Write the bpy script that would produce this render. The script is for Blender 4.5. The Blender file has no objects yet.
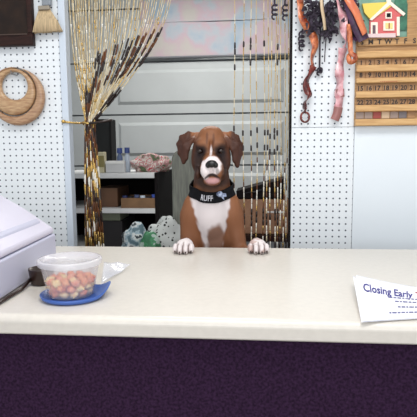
import bpy, math, random
import numpy as np
from mathutils import Vector, Matrix, noise

S = bpy.context.scene
COL = S.collection
random.seed(7)

# ------------------------------------------------------------------ camera
F = 500.0
CAM = Vector((0, 0, 1.346))
YAW, PIT, ROLL = math.radians(5.4), math.radians(6.7), -0.0089
fw = Vector((-math.sin(YAW)*math.cos(PIT), math.cos(YAW)*math.cos(PIT), -math.sin(PIT)))
R0 = Vector((math.cos(YAW), math.sin(YAW), 0))
U0 = R0.cross(fw)
RR = (R0 + ROLL*U0).normalized()
UU = (U0 - ROLL*R0).normalized()
cd = bpy.data.cameras.new('camera')
cd.sensor_width = 36; cd.lens = 36*F/417; cd.clip_start = 0.02
cam = bpy.data.objects.new('camera', cd); COL.objects.link(cam)
M = Matrix.Identity(4)
for i in range(3):
    M[i][0] = RR[i]; M[i][1] = UU[i]; M[i][2] = -fw[i]; M[i][3] = CAM[i]
cam.matrix_world = M
S.camera = cam

def ray(px, py):
    return fw + RR*((px-208.5)/F) - UU*((py-208.5)/F)
def at(px, py, Y):            # point of the photo on the vertical plane y = Y
    d = ray(px, py); return CAM + d*(Y/d.y)
def on(px, py, z):            # point of the photo on the level plane at height z
    d = ray(px, py); return CAM + d*((z-CAM.z)/d.z)

# ------------------------------------------------------------------ light
w = bpy.data.worlds.new('world'); S.world = w; w.use_nodes = True
w.node_tree.nodes['Background'].inputs[0].default_value = (0.93, 0.96, 1.0, 1)
w.node_tree.nodes['Background'].inputs[1].default_value = 0.72
def area(name, loc, rot, sx, sy, power, color):
    l = bpy.data.lights.new(name, 'AREA'); l.shape = 'RECTANGLE'; l.size = sx; l.size_y = sy
    l.energy = power; l.color = color
    o = bpy.data.objects.new(name, l); o.location = loc; o.rotation_euler = rot; COL.objects.link(o)
    return o
area('shop_ceiling_light', (0.1, 0.5, 3.0), (math.radians(12), 0, 0), 1.6, 0.6, 26, (1, 0.985, 0.96))
area('shop_window_light', (0.2, -2.2, 1.9), (math.radians(80), 0, 0), 3.0, 1.6, 32, (0.95, 0.98, 1.0))
area('back_room_ceiling_light', (-0.4, 3.7, 3.0), (0, 0, 0), 1.4, 0.8, 40, (1, 0.99, 0.96))
S.view_settings.view_transform = 'Standard'
S.view_settings.look = 'None'
S.view_settings.exposure = 0.37
S.view_settings.gamma = 1.0
S.view_settings.use_curve_mapping = False

# ------------------------------------------------------------------ materials
def lin(c):
    return tuple(((v/255)/12.92 if v/255 <= 0.04045 else ((v/255+0.055)/1.055)**2.4) for v in c)
def mat(name, rgb, rough=0.5, metal=0.0, nscale=0, namp=0.0, bump=0.0, spec=0.5, stretch=None, rgb2=None):
    m = bpy.data.materials.new(name); m.use_nodes = True
    nt = m.node_tree; b = nt.nodes['Principled BSDF']
    c = lin(rgb)
    b.inputs['Base Color'].default_value = (*c, 1)
    b.inputs['Roughness'].default_value = rough
    b.inputs['Metallic'].default_value = metal
    b.inputs['Specular IOR Level'].default_value = spec
    if nscale:
        tc = nt.nodes.new('ShaderNodeTexCoord'); mp = nt.nodes.new('ShaderNodeMapping')
        if stretch: mp.inputs['Scale'].default_value = stretch
        nt.links.new(tc.outputs['Object'], mp.inputs[0])
        n = nt.nodes.new('ShaderNodeTexNoise'); n.inputs['Scale'].default_value = nscale
        n.inputs['Detail'].default_value = 4
        nt.links.new(mp.outputs[0], n.inputs['Vector'])
        if namp or rgb2:
            cr = nt.nodes.new('ShaderNodeValToRGB')
            cr.color_ramp.elements[0].position = 0.35; cr.color_ramp.elements[1].position = 0.65
            lo = lin(rgb2) if rgb2 else tuple(v*(1-namp) for v in c)
            hi = c if rgb2 else tuple(min(1, v*(1+namp)) for v in c)
            cr.color_ramp.elements[0].color = (*lo, 1); cr.color_ramp.elements[1].color = (*hi, 1)
            nt.links.new(n.outputs[0], cr.inputs[0]); nt.links.new(cr.outputs[0], b.inputs['Base Color'])
        if bump:
            bm_ = nt.nodes.new('ShaderNodeBump'); bm_.inputs['Strength'].default_value = bump
            bm_.inputs['Distance'].default_value = 0.002
            nt.links.new(n.outputs[0], bm_.inputs['Height']); nt.links.new(bm_.outputs[0], b.inputs['Normal'])
    return m
def clear(name, rgb, alpha, rough=0.15):      # thin plastic: part see-through, part milky
    m = mat(name, rgb, rough); m.node_tree.nodes['Principled BSDF'].inputs['Alpha'].default_value = alpha
    return m

wood = lambda n, a, b_, st=(1, 12, 12): mat(n, a, 0.5, nscale=14, rgb2=b_, stretch=st, bump=0.1)
m_wall = mat('white_wall_paint', (214, 220, 228), 0.7, nscale=3, namp=0.02)
m_bluewall = mat('pale_blue_wall_panel', (220, 227, 233), 0.55, nscale=2, namp=0.02)
m_jamb = mat('jamb_paint', (196, 206, 218), 0.45)
m_floor = mat('floor_tile', (120, 112, 104), 0.6, nscale=6, namp=0.1)
m_ceil = mat('ceiling_paint', (225, 225, 222), 0.9)
m_top = mat('cream_laminate', (212, 206, 197), 0.28, nscale=60, namp=0.025)
m_lip = mat('cream_laminate_edge', (214, 208, 188), 0.3)
m_front = mat('dark_purple_carpet', (46, 28, 50), 0.95, nscale=170, namp=0.4, bump=0.4, spec=0.1)
m_garage = mat('garage_door_enamel', (192, 196, 196), 0.5, nscale=4, namp=0.03)
m_seam = mat('grey_seam', (120, 122, 126), 0.8)
m_black = mat('black_plastic', (12, 10, 12), 0.75, spec=0.3)
m_darkwood = mat('dark_stained_wood', (40, 18, 13), 0.6, spec=0.25, nscale=20, namp=0.4, stretch=(1, 1, 8))
m_shelfwhite = mat('white_shelf_board', (215, 215, 214), 0.5)
m_shelfdark = mat('black_shelf_side', (20, 15, 16), 0.85, spec=0.2)
m_gold = mat('gold_bead', (205, 170, 100), 0.25, metal=0.75)
m_champ = mat('champagne_bead', (222, 208, 176), 0.3, metal=0.25)
m_bdark = mat('dark_bead', (40, 26, 22), 0.3)
m_bbrown = mat('brown_bead', (104, 62, 34), 0.3, metal=0.4)
m_bwhite = mat('pearl_bead', (232, 228, 218), 0.2)
m_white = mat('white_paint', (228, 226, 222), 0.5)

def pegboard_mat():
    m = bpy.data.materials.new('pegboard'); m.use_nodes = True
    nt = m.node_tree; b = nt.nodes['Principled BSDF']; b.inputs['Roughness'].default_value = 0.5
    tc = nt.nodes.new('ShaderNodeTexCoord'); sp = nt.nodes.new('ShaderNodeSeparateXYZ')
    nt.links.new(tc.outputs['Object'], sp.inputs[0])
    def mth(op, a, b2=None):
        n = nt.nodes.new('ShaderNodeMath'); n.operation = op
        for i, v in enumerate((a, b2)):
            if v is None: continue
            if isinstance(v, (int, float)): n.inputs[i].default_value = v
            else: nt.links.new(v, n.inputs[i])
        return n.outputs[0]
    P = 0.0254
    def cell(o):
        f = mth('FRACT', mth('ADD', mth('MULTIPLY', o, 1/P), 1000.0))
        return mth('MULTIPLY', mth('SUBTRACT', f, 0.5), P)
    cx, cz = cell(sp.outputs[0]), cell(sp.outputs[2])
    r = mth('SQRT', mth('ADD', mth('MULTIPLY', cx, cx), mth('MULTIPLY', cz, cz)))
    mr = nt.nodes.new('ShaderNodeMapRange'); mr.inputs[1].default_value = 0.0030; mr.inputs[2].default_value = 0.0040
    nt.links.new(r, mr.inputs[0])
    mx = nt.nodes.new('ShaderNodeMix'); mx.data_type = 'RGBA'
    mx.inputs[6].default_value = (*lin((52, 58, 74)), 1); mx.inputs[7].default_value = (*lin((222, 227, 231)), 1)
    nt.links.new(mr.outputs[0], mx.inputs[0]); nt.links.new(mx.outputs[2], b.inputs['Base Color'])
    return m
m_peg = pegboard_mat()

# ------------------------------------------------------------------ mesh helpers
class MB:
    def __init__(s): s.v = []; s.f = []; s.m = []
    def add(s, vs, fs, mi=0):
        o = len(s.v); s.v += [tuple(v) for v in vs]; s.f += [tuple(i+o for i in f) for f in fs]; s.m += [mi]*len(fs); return s
    def box(s, x0, x1, y0, y1, z0, z1, mi=0, M=None):
        vs = [Vector((x, y, z)) for x in (x0, x1) for y in (y0, y1) for z in (z0, z1)]
        if M: vs = [M @ v for v in vs]
        return s.add(vs, [(0, 1, 3, 2), (4, 6, 7, 5), (0, 4, 5, 1), (2, 3, 7, 6), (0, 2, 6, 4), (1, 5, 7, 3)], mi)
    def tube(s, pts, r, n=8, mi=0, cap=True):
        pts = [Vector(p) for p in pts]; rs = r if hasattr(r, '__len__') else [r]*len(pts)
        vs = []; fs = []
        prev = None
        for i, p in enumerate(pts):
            t = (pts[min(i+1, len(pts)-1)] - pts[max(i-1, 0)]).normalized()
            if prev is None:
                a = t.orthogonal().normalized()
            else:
                a = (prev - t*prev.dot(t)).normalized()
            prev = a; b = t.cross(a)
            for k in range(n):
                th = 2*math.pi*k/n
                vs.append(p + (a*math.cos(th) + b*math.sin(th))*rs[i])
        for i in range(len(pts)-1):
            for k in range(n):
                k2 = (k+1) % n
                fs.append((i*n+k, i*n+k2, (i+1)*n+k2, (i+1)*n+k))
        if cap:
            fs.append(tuple(reversed(range(n)))); fs.append(tuple((len(pts)-1)*n+k for k in range(n)))
        return s.add(vs, fs, mi)
    def lathe(s, prof, n=32, mi=0, c=(0, 0, 0), sx=1, sy=1):    # prof: [(r,z)...]
        vs = []; fs = []
        for r, z in prof:
            for k in range(n):
                th = 2*math.pi*k/n; vs.append((c[0]+r*sx*math.cos(th), c[1]+r*sy*math.sin(th), c[2]+z))
        for i in range(len(prof)-1):
            for k in range(n):
                k2 = (k+1) % n; fs.append((i*n+k, i*n+k2, (i+1)*n+k2, (i+1)*n+k))
        return s.add(vs, fs, mi)
    def prism(s, pts, y0, y1, mi=0):     # outline in x,z extruded along y
        n = len(pts)
        vs = [(p[0], y0, p[1]) for p in pts] + [(p[0], y1, p[1]) for p in pts]
        fs = [tuple(range(n)), tuple(reversed(range(n, 2*n)))] + [(i, i+n, (i+1) % n + n, (i+1) % n) for i in range(n)]
        return s.add(vs, fs, mi)
    def ellip(s, c, r, nu=12, nv=8, mi=0, M=None, jit=0, seed=0):
        vs = []; fs = []
        for j in range(nv+1):
            ph = math.pi*j/nv
            for k in range(nu):
                th = 2*math.pi*k/nu
                d = Vector((math.sin(ph)*math.cos(th), math.sin(ph)*math.sin(th), math.cos(ph)))
                q = 1 + (jit*noise.noise(d*1.7 + Vector((seed*3.1, seed, 0))) if jit else 0)
                v = Vector((d.x*r[0]*q, d.y*r[1]*q, d.z*r[2]*q))
                if M: v = M @ v
                vs.append(v + Vector(c))
        for j in range(nv):
            for k in range(nu):
                k2 = (k+1) % nu; fs.append((j*nu+k, (j+1)*nu+k, (j+1)*nu+k2, j*nu+k2))
        return s.add(vs, fs, mi)
    def grid(s, fn, nu, nv, mi=0):
        vs = [fn(i/nu, j/nv) for j in range(nv+1) for i in range(nu+1)]
        fs = [(j*(nu+1)+i, j*(nu+1)+i+1, (j+1)*(nu+1)+i+1, (j+1)*(nu+1)+i) for j in range(nv) for i in range(nu)]
        return s.add(vs, fs, mi)
    def build(s, name, mats, parent=None, loc=None, smooth=False, bevel=0, solid=0, weld=False):
        me = bpy.data.meshes.new(name)
        off = Vector(loc) if loc is not None else Vector((0, 0, 0))
        me.from_pydata([Vector(v)-off for v in s.v], [], s.f)
        mats = mats if isinstance(mats, (list, tuple)) else [mats]
        for m in mats: me.materials.append(m)
        me.polygons.foreach_set('material_index', s.m)
        if smooth: me.polygons.foreach_set('use_smooth', [True]*len(me.polygons))
        import bmesh
        b = bmesh.new(); b.from_mesh(me)
        if weld: bmesh.ops.remove_doubles(b, verts=b.verts, dist=1e-5)
        bmesh.ops.recalc_face_normals(b, faces=b.faces); b.to_mesh(me); b.free()
        o = bpy.data.objects.new(name, me); COL.objects.link(o); o.location = off
        if parent: o.parent = parent
        if bevel:
            md = o.modifiers.new('bevel', 'BEVEL'); md.width = bevel; md.segments = 3; md.limit_method = 'ANGLE'
        if solid:
            md = o.modifiers.new('solid', 'SOLIDIFY'); md.thickness = solid; md.offset = 0
        return o

def tag(o, label=None, cat=None, group=None, kind=None):
    if label: o['label'] = label
    if cat: o['category'] = cat
    if group: o['group'] = group
    if kind: o['kind'] = kind
    return o
def thing(name, loc, label, cat, group=None, rz=0):
    o = bpy.data.objects.new(name, None); o.empty_display_size = 0.05
    COL.objects.link(o); o.location = loc; o.rotation_euler = (0, 0, rz)
    return tag(o, label, cat, group)
def struct(o): o['kind'] = 'structure'; return o

FONTS = {}
def text_verts(txt, size, bold=0.0):
    cu = bpy.data.curves.new('t', 'FONT'); cu.body = txt; cu.size = size; cu.resolution_u = 2; cu.offset = bold
    cu.align_x = 'LEFT'
    ob = bpy.data.objects.new('t', cu); COL.objects.link(ob)
    dg = bpy.context.evaluated_depsgraph_get()
    me = bpy.data.meshes.new_from_object(ob.evaluated_get(dg))
    vs = [v.co.copy() for v in me.vertices]; fs = [tuple(p.vertices) for p in me.polygons]
    bpy.data.objects.remove(ob); bpy.data.curves.remove(cu); bpy.data.meshes.remove(me)
    return vs, fs

# ------------------------------------------------------------------ setting
WY = 2.0          # front face of the partition wall
BY = 5.0          # garage door at the far end
CZ = 1.0          # counter height
XL = at(69.3, 125, WY).x       # left jamb edge of the opening
XR = at(290.5, 125, WY).x      # right jamb edge
XP = at(353.5, 150, WY).x      # right edge of pegboard
ZH = 2.06
struct(MB().box(-3, 3, -2.6, BY+0.2, -0.05, 0).build('floor', m_floor))
struct(MB().box(-3, 3, -0.4, BY+0.2, 3.1, 3.15).build('ceiling', m_ceil))
struct(MB().box(-3, XL, WY+0.008, WY+0.034, 0, 3.1).build('wall_left', m_wall))
struct(MB().box(XR, 3, WY+0.008, WY+0.034, 0, 3.1).build('wall_right', m_wall))
struct(MB().box(XL, XR, WY+0.008, WY+0.034, ZH, 3.1).build('wall_header', m_wall))
struct(MB().box(-3, -2.9, WY+0.05, BY+0.1, 0, 3.1).build('wall_back_left', m_wall))
struct(MB().box(2.9, 3, WY+0.05, BY+0.1, 0, 3.1).build('wall_back_right', m_wall))
# pegboards and plain panel on the wall
JW = 0.026
def seg_panel(name, x0, x1, z0, z1, m, y0=WY, y1=WY+0.006):
    cx = (x0+x1)/2
    b = MB().box(x0, x1, y0, y1, z0, z1)
    return b.build(name, m, loc=(x0, y0, z0))
zs = at(322, 127.5, WY).z
tag(seg_panel('pegboard', -2.6, XL-JW, 0.3, 2.6, m_peg), 'white pegboard covering the wall left of the doorway', 'pegboard')
tag(seg_panel('pegboard', XR+0.004, XP, zs+0.002, 2.6, m_peg), 'upper white pegboard right of doorway, behind hanging ribbons', 'pegboard')
tag(seg_panel('pegboard', XR+0.004, XP, 0.3, zs, m_peg), 'lower white pegboard right of doorway, below the seam', 'pegboard')
tag(seg_panel('wall_panel', XP+0.002, 2.6, 0.3, 2.6, m_bluewall), 'smooth pale blue wall panel below wooden calendar', 'panel')
struct(MB().box(XL-JW, XL+0.002, WY-0.008, WY+0.036, 0, ZH).build('trim_1', m_jamb, bevel=0.003))
struct(MB().box(XR-0.004, XR+0.004, WY-0.002, WY+0.036, 0, ZH).build('edge_shadow_strip', m_shelfdark))  # black strip drawing in the shadow line along the pegboard's left edge

# garage door sections with pressed panels
zb = [at(230, y, BY).z for y in (9, 60, 111, 162, 213)]
sec = 0.51
z60 = at(230, 60, BY).z
g = MB()
g.box(-2.9, 2.9, BY+0.03, BY+0.1, 0, 3.1, 1)
for k in range(-3, 3):
    z0 = z60 + k*sec + 0.008; z1 = z60 + (k+1)*sec - 0.008
    if z0 > 3.0: continue
    z0 = max(z0, 0); z1 = min(z1, 3.09)
    g.box(-2.9, 2.9, BY, BY+0.03, z0, z1, 0)
    for q in range(-4, 4):
        xa = at(284, 90, BY).x - 1.65 + q*1.76; xb = xa + 1.65
        if xb > 2.85 or xa < -2.85 or z1-z0 < 0.4: continue
        a, b_ = z0+0.09, z1-0.07
        xa2, xb2, c_, d_ = xa+0.03, xb-0.03, a+0.03, b_-0.03
        y1_, y2_ = BY-0.0, BY-0.02
        vs = [(xa, y1_, a), (xb, y1_, a), (xb, y1_, b_), (xa, y1_, b_), (xa2, y2_, c_), (xb2, y2_, c_), (xb2, y2_, d_), (xa2, y2_, d_)]
        g.add(vs, [(0, 1, 5, 4), (1, 2, 6, 5), (2, 3, 7, 6), (3, 0, 4, 7), (4, 5, 6, 7)], 0)
struct(g.build('wall_back', [m_garage, m_seam]))

# faded map hung over the upper sections
def map_mat():
    m = bpy.data.materials.new('faded_map_print'); m.use_nodes = True
    nt = m.node_tree; b = nt.nodes['Principled BSDF']; b.inputs['Roughness'].default_value = 0.5
    tc = nt.nodes.new('ShaderNodeTexCoord')
    n = nt.nodes.new('ShaderNodeTexNoise'); n.inputs['Scale'].default_value = 3.6; n.inputs['Detail'].default_value = 6
    nt.links.new(tc.outputs['Object'], n.inputs['Vector'])
    cr = nt.nodes.new('ShaderNodeValToRGB'); e = cr.color_ramp.elements
    e[0].position = 0.36; e[0].color = (*lin((150, 170, 188)), 1)
    e[1].position = 0.64; e[1].color = (*lin((184, 178, 172)), 1)
    x = e.new(0.46); x.color = (*lin((172, 178, 186)), 1)
    x = e.new(0.54); x.color = (*lin((188, 164, 174)), 1)
    nt.links.new(n.outputs[0], cr.inputs[0]); nt.links.new(cr.outputs[0], b.inputs['Base Color'])
    return m
pa = at(141, 58, BY-0.05); pb = at(291, 55, BY-0.05)
t = thing('wall_map', (pa.x+0.7, BY-0.03, pa.z), 'faded pink and blue map hanging over the garage door', 'map')
def mapfn(u, v): return (pa.x + u*(pb.x+0.1-pa.x), BY-0.035-0.006*math.sin(u*9), pa.z + 0.01 + v*(3.0-pa.z))
o = MB().grid(mapfn, 24, 8).build('sheet', map_mat(), solid=0.002); o.parent = t; o.matrix_parent_inverse = Matrix.Translation(t.location).inverted()
def under(o, t):          # parent while keeping world placement
    o.parent = t; o.matrix_parent_inverse = (Matrix.Translation(t.location) @ t.rotation_euler.to_matrix().to_4x4()).inverted(); return o
o = under(MB().tube([(pa.x-0.02, BY-0.045, pa.z), (pb.x+0.12, BY-0.045, pa.z)], 0.012).build('bottom_batten', m_seam), t)
o = under(MB().box(pa.x, pb.x+0.1, BY-0.045, BY-0.039, pa.z+0.33, pa.z+0.336).build('fold_line', mat('fold', (170, 172, 178), 0.6)), t)

# ------------------------------------------------------------------ counter
CF, CB = 0.985, 1.75
t = thing('counter', (0, 1.35, 0), 'long cream shop counter with rounded edge and dark purple front', 'counter')
prof = []
R = 0.016
for k in range(9):
    a = math.pi/2*k/8; prof.append((CF+R-R*math.cos(a)*1.0, CZ-R+R*math.sin(a)))
prof = [(CF+0.03, CZ-0.042), (CF+0.003, CZ-0.042), (CF, CZ-0.039)] + prof
pts = prof + [(CB-0.004, CZ), (CB, CZ-0.004), (CB, CZ-0.03), (CF+0.03, CZ-0.03)]
n = len(pts)
vs = [(x, p[0], p[1]) for x in (-1.5, 1.5) for p in pts]
b = MB().add(vs, [tuple(range(n)), tuple(reversed(range(n, 2*n)))] + [(i, i+n, (i+1) % n+n, (i+1) % n) for i in range(n)])
under(b.build('countertop', m_top, bevel=0.0012), t)
under(MB().box(-1.5, 1.5, CF+0.02, CF+0.05, 0, CZ-0.0425).build('front_panel', m_front), t)
under(MB().box(-1.5, 1.5, CB-0.06, CB-0.03, 0.0, CZ-0.03).build('back_panel', m_shelfdark), t)

# ------------------------------------------------------------------ the dog : signed distance body
DX = at(210.5, 160, 1.85).x; DY = 1.875
def sE(X, Y, Z, c, r, rx=0.0, rz=0.0, ry=0.0):
    x, y, z = X-c[0], Y-c[1], Z-c[2]
    if rx: x, y, z = x, y*math.cos(rx)+z*math.sin(rx), -y*math.sin(rx)+z*math.cos(rx)
    if rz: x, y, z = x*math.cos(rz)+y*math.sin(rz), -x*math.sin(rz)+y*math.cos(rz), z
    if ry: x, y, z = x*math.cos(ry)+z*math.sin(ry), y, -x*math.sin(ry)+z*math.cos(ry)
    k0 = np.sqrt((x/r[0])**2+(y/r[1])**2+(z/r[2])**2)+1e-9
    k1 = np.sqrt((x/r[0]**2)**2+(y/r[1]**2)**2+(z/r[2]**2)**2)+1e-9
    return k0*(k0-1)/k1
def sC(X, Y, Z, a, b, ra, rb):
    a = np.array(a, float); b = np.array(b, float); d = b-a; L = d@d
    h = np.clip(((X-a[0])*d[0]+(Y-a[1])*d[1]+(Z-a[2])*d[2])/L, 0, 1)
    return np.sqrt((X-a[0]-h*d[0])**2+(Y-a[1]-h*d[1])**2+(Z-a[2]-h*d[2])**2) - (ra+(rb-ra)*h)
def sT(X, Y, Z, a, b, c, th):        # thick triangle
    a, b, c = (np.array(q, float) for q in (a, b, c))
    def dot(u, v): return u[0]*v[0]+u[1]*v[1]+u[2]*v[2]
    P = lambda q: (X-q[0], Y-q[1], Z-q[2])
    nrm = np.cross(b-a, a-c)
    es = [(b-a, P(a)), (c-b, P(b)), (a-c, P(c))]
    sgn = sum(np.sign(dot(np.cross(e, nrm), p)) for e, p in es)
    def seg(e, p):
        h = np.clip(dot(e, p)/(e@e), 0, 1)
        return (e[0]*h-p[0])**2+(e[1]*h-p[1])**2+(e[2]*h-p[2])**2
    d1 = np.minimum(np.minimum(seg(*es[0]), seg(*es[1])), seg(*es[2]))
    pa_ = P(a); d2 = dot(nrm, pa_)**2/(nrm@nrm)
    return np.sqrt(np.where(sgn < 2.0, d1, d2)) - th
# list: (function, args, blend, sign, bounding box lo, hi)
PR = []
def addE(c, r, k=0.02, neg=False, **kw):
    m = max(r)
    PR.append((lambda X, Y, Z: sE(X, Y, Z, c, r, **kw), k, neg, [c[i]-m for i in range(3)], [c[i]+m for i in range(3)]))
def addC(a, b, ra, rb, k=0.02):
    m = max(ra, rb)
    PR.append((lambda X, Y, Z: sC(X, Y, Z, a, b, ra, rb), k, False, [min(a[i], b[i])-m for i in range(3)], [max(a[i], b[i])+m for i in range(3)]))
def addT(a, b, c, th, k=0.01):
    PR.append((lambda X, Y, Z: sT(X, Y, Z, a, b, c, th), k, False, [min(a[i], b[i], c[i])-th for i in range(3)], [max(a[i], b[i], c[i])+th for i in range(3)]))
MX = 0.007       # the muzzle points slightly to one side
# torso, hips
addE((0, 0.06, 1.06), (0.098, 0.085, 0.15), 0.03)
addC((0, 0.09, 1.0), (0, 0.19, 0.78), 0.100, 0.09, 0.04)
addC((0, 0.19, 0.78), (0, 0.27, 0.60), 0.09, 0.082, 0.04)
addC((0, 0.33, 0.60), (0, 0.38, 0.585), 0.016, 0.012, 0.015)         # docked tail
for s_ in (-1, 1):
    addC((s_*0.045, 0.26, 0.60), (s_*0.085, 0.15, 0.42), 0.07, 0.045, 0.03)
    addC((s_*0.085, 0.15, 0.42), (s_*0.09, 0.29, 0.17), 0.042, 0.024, 0.02)
    addC((s_*0.09, 0.29, 0.17), (s_*0.09, 0.25, 0.04), 0.023, 0.022, 0.015)
    addC((s_*0.09, 0.24, 0.034), (s_*0.09, 0.18, 0.026), 0.028, 0.024, 0.01)
# neck
addC((0, 0.035, 1.31), (0, 0.06, 1.12), 0.060, 0.082, 0.03)
addE((0, -0.012, 1.10), (0.052, 0.035, 0.075), 0.03)                 # breastbone
# shoulders and front legs
PAWX = {-1: at(181.5, 250, 1.68).x - DX, 1: at(255, 249, 1.68).x - DX}
for s_ in (-1, 1):
    px_ = PAWX[s_]; o_ = abs(px_)
    addE((s_*0.078, 0.035, 1.10), (0.038, 0.05, 0.075), 0.025)
    addC((s_*0.085, 0.03, 1.09), (s_*(0.092 if s_ < 0 else 0.105), 0.005, 0.95), 0.036, 0.031, 0.02)
    addC((s_*(0.092 if s_ < 0 else 0.105), 0.005, 0.95), (px_, -0.078, 0.972), 0.030, 0.022, 0.02)
    addC((px_, -0.078, 0.972), (px_, -0.108, 1.012), 0.022, 0.019, 0.015)
    addE((px_, -0.175, 1.0195), (0.029, 0.058, 0.0185), 0.012)
    for q, (dx, dy, rr) in enumerate(((-0.027, -0.222, 0.0125), (-0.0098, -0.238, 0.0138), (0.0098, -0.238, 0.0138), (0.027, -0.222, 0.0125))):
        addE((px_+dx, dy, 1.0165), (rr*0.78, 0.026, rr*1.25), 0.0025)
# head
addE((0, 0.005, 1.356), (0.067, 0.083, 0.062), 0.02)
for s_ in (-1, 1):
    addE((s_*0.043, -0.005, 1.308), (0.031, 0.046, 0.052), 0.02)      # cheek
    addE((s_*0.030, -0.050, 1.366), (0.024, 0.020, 0.018), 0.014)     # brow
    addE((s_*0.010, 0.0, 1.408), (0.030, 0.05, 0.022), 0.02)          # top of skull
addE((MX*0.6, -0.072, 1.304), (0.036, 0.050, 0.030), 0.016)           # bridge of the muzzle
addE((MX, -0.108, 1.297), (0.032, 0.028, 0.026), 0.012)
for s_ in (-1, 1):
    addE((MX+s_*0.021, -0.102, 1.272), (0.0215, 0.034, 0.033), 0.008, rx=0.15, ry=s_*-0.25)   # flews
    addE((s_*0.046, -0.055, 1.262), (0.012, 0.030, 0.022), 0.016)
addE((MX, -0.096, 1.235), (0.031, 0.036, 0.018), 0.006)               # under jaw
addE((MX, -0.04, 1.245), (0.035, 0.06, 0.022), 0.02)
addE((MX, -0.135, 1.255), (0.022, 0.014, 0.007), 0.006, True)         # lip parting
addE((MX, -0.134, 1.276), (0.0022, 0.01, 0.016), 0.004, True)         # lip groove
addE((0.002, -0.070, 1.362), (0.005, 0.010, 0.022), 0.014, True)       # stop
for s_ in (-1, 1):
    addE((s_*0.0385, -0.078, 1.341), (0.0135, 0.012, 0.010), 0.006, True)   # eye socket
    # ear: a folded triangular flap
    if s_ < 0: E2 = [(-.052, .012, 1.405), (-.084, .006, 1.409), (-.112, .004, 1.395), (-.124, .004, 1.368), (-.119, -.004, 1.334), (-.102, -.014, 1.300), (-.091, -.022, 1.315), (-.084, -.028, 1.348), (-.066, -.024, 1.385)]
    else: E2 = [(.050, .012, 1.405), (.076, .006, 1.408), (.098, .004, 1.394), (.113, .004, 1.365), (.113, -.004, 1.330), (.098, -.014, 1.285), (.087, -.022, 1.305), (.080, -.028, 1.345), (.062, -.024, 1.385)]
    Cn = (s_*0.096, -0.022, 1.362)
    for q in range(len(E2)): addT(Cn, E2[q], E2[(q+1) % len(E2)], 0.0052, 0.010)

def fieldp(X, Y, Z):
    f = np.full(np.broadcast(X, Y, Z).shape, 0.5)
    for fn, k, neg, lo, hi in PR:
        d = fn(X, Y, Z)
        if neg:
            d = -d; h = np.maximum(k-np.abs(f-d), 0)/k; f = np.maximum(f, d)+h*h*k/4
        else:
            h = np.maximum(k-np.abs(f-d), 0)/k; f = np.minimum(f, d)-h*h*k/4
    return f

def axis(segs):
    out = []
    for a, b_, st in segs: out += list(np.arange(a, b_-1e-9, st))
    out.append(segs[-1][1]); return np.array(out, dtype=np.float32)
gx = axis([(-0.150, 0.215, 0.0028)])
gy = axis([(-0.281, 0.06, 0.0030), (0.06, 0.43, 0.008)])
gz = axis([(-0.01, 0.96, 0.010), (0.96, 1.20, 0.0034), (1.20, 1.45, 0.0026)])
Fd = np.full((len(gx), len(gy), len(gz)), 0.08, dtype=np.float32)
MARG = 0.05
for fn, k, neg, lo, hi in PR:
    sl = tuple(slice(max(0, np.searchsorted(g_, lo[i]-MARG)), min(len(g_), np.searchsorted(g_, hi[i]+MARG)+1)) for i, g_ in enumerate((gx, gy, gz)))
    X = gx[sl[0]][:, None, None]; Y = gy[sl[1]][None, :, None]; Z = gz[sl[2]][None, None, :]
    d = fn(X, Y, Z).astype(np.float32); f = Fd[sl]
    if neg:
        d = -d; h = np.maximum(k-np.abs(f-d), 0)/k; Fd[sl] = np.maximum(f, d)+h*h*k/4
    else:
        d = np.minimum(d, 0.08)
        h = np.maximum(k-np.abs(f-d), 0)/k; Fd[sl] = np.minimum(f, d)-h*h*k/4

def surface_nets(Fd, gx, gy, gz):
    ins = Fd < 0
    nx, ny, nz = Fd.shape
    c = [ins[a:nx-1+a, b:ny-1+b, d:nz-1+d] for a in (0, 1) for b in (0, 1) for d in (0, 1)]
    cnt = sum(q.astype(np.int8) for q in c)
    act = (cnt > 0) & (cnt < 8)
    I = np.argwhere(act); idx = -np.ones(act.shape, dtype=np.int64); idx[act] = np.arange(len(I))
    acc = np.zeros((len(I), 3)); num = np.zeros(len(I))
    G = (gx, gy, gz)
    for ax in range(3):
        o1, o2 = [q for q in range(3) if q != ax]
        for p in (0, 1):
            for q in (0, 1):
                a = I.copy(); a[:, o1] += p; a[:, o2] += q
                b_ = a.copy(); b_[:, ax] += 1
                fa = Fd[a[:, 0], a[:, 1], a[:, 2]]; fb = Fd[b_[:, 0], b_[:, 1], b_[:, 2]]
                x = (fa < 0) != (fb < 0)
                t_ = np.where(x, fa/np.where(x, fa-fb, 1), 0)
                P = np.zeros((len(I), 3))
                for d in range(3):
                    ga = G[d][a[:, d]]; gb = G[d][b_[:, d]]; P[:, d] = ga+(gb-ga)*t_
                acc[x] += P[x]; num[x] += 1
    V = acc/num[:, None]
    Q = []
    for ax in range(3):
        o1, o2 = [(1, 2), (2, 0), (0, 1)][ax]
        sl0 = [slice(1, -1)]*3; sl0[ax] = slice(0, -1); sl1 = list(sl0); sl1[ax] = slice(1, None)
        a = ins[tuple(sl0)]; b_ = ins[tuple(sl1)]
        for flip, msk in ((False, a & ~b_), (True, ~a & b_)):
            E = np.argwhere(msk)
            if not len(E): continue
            E[:, o1] += 1; E[:, o2] += 1
            def g(d1, d2):
                e = E.copy(); e[:, o1] -= d1; e[:, o2] -= d2
                return idx[e[:, 0], e[:, 1], e[:, 2]]
            q = np.stack([g(0, 0), g(1, 0), g(1, 1), g(0, 1)], 1)
            Q.append(q[:, ::-1] if flip else q)
    return V, np.concatenate(Q)
V, Q = surface_nets(Fd, gx, gy, gz)
del Fd
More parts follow.
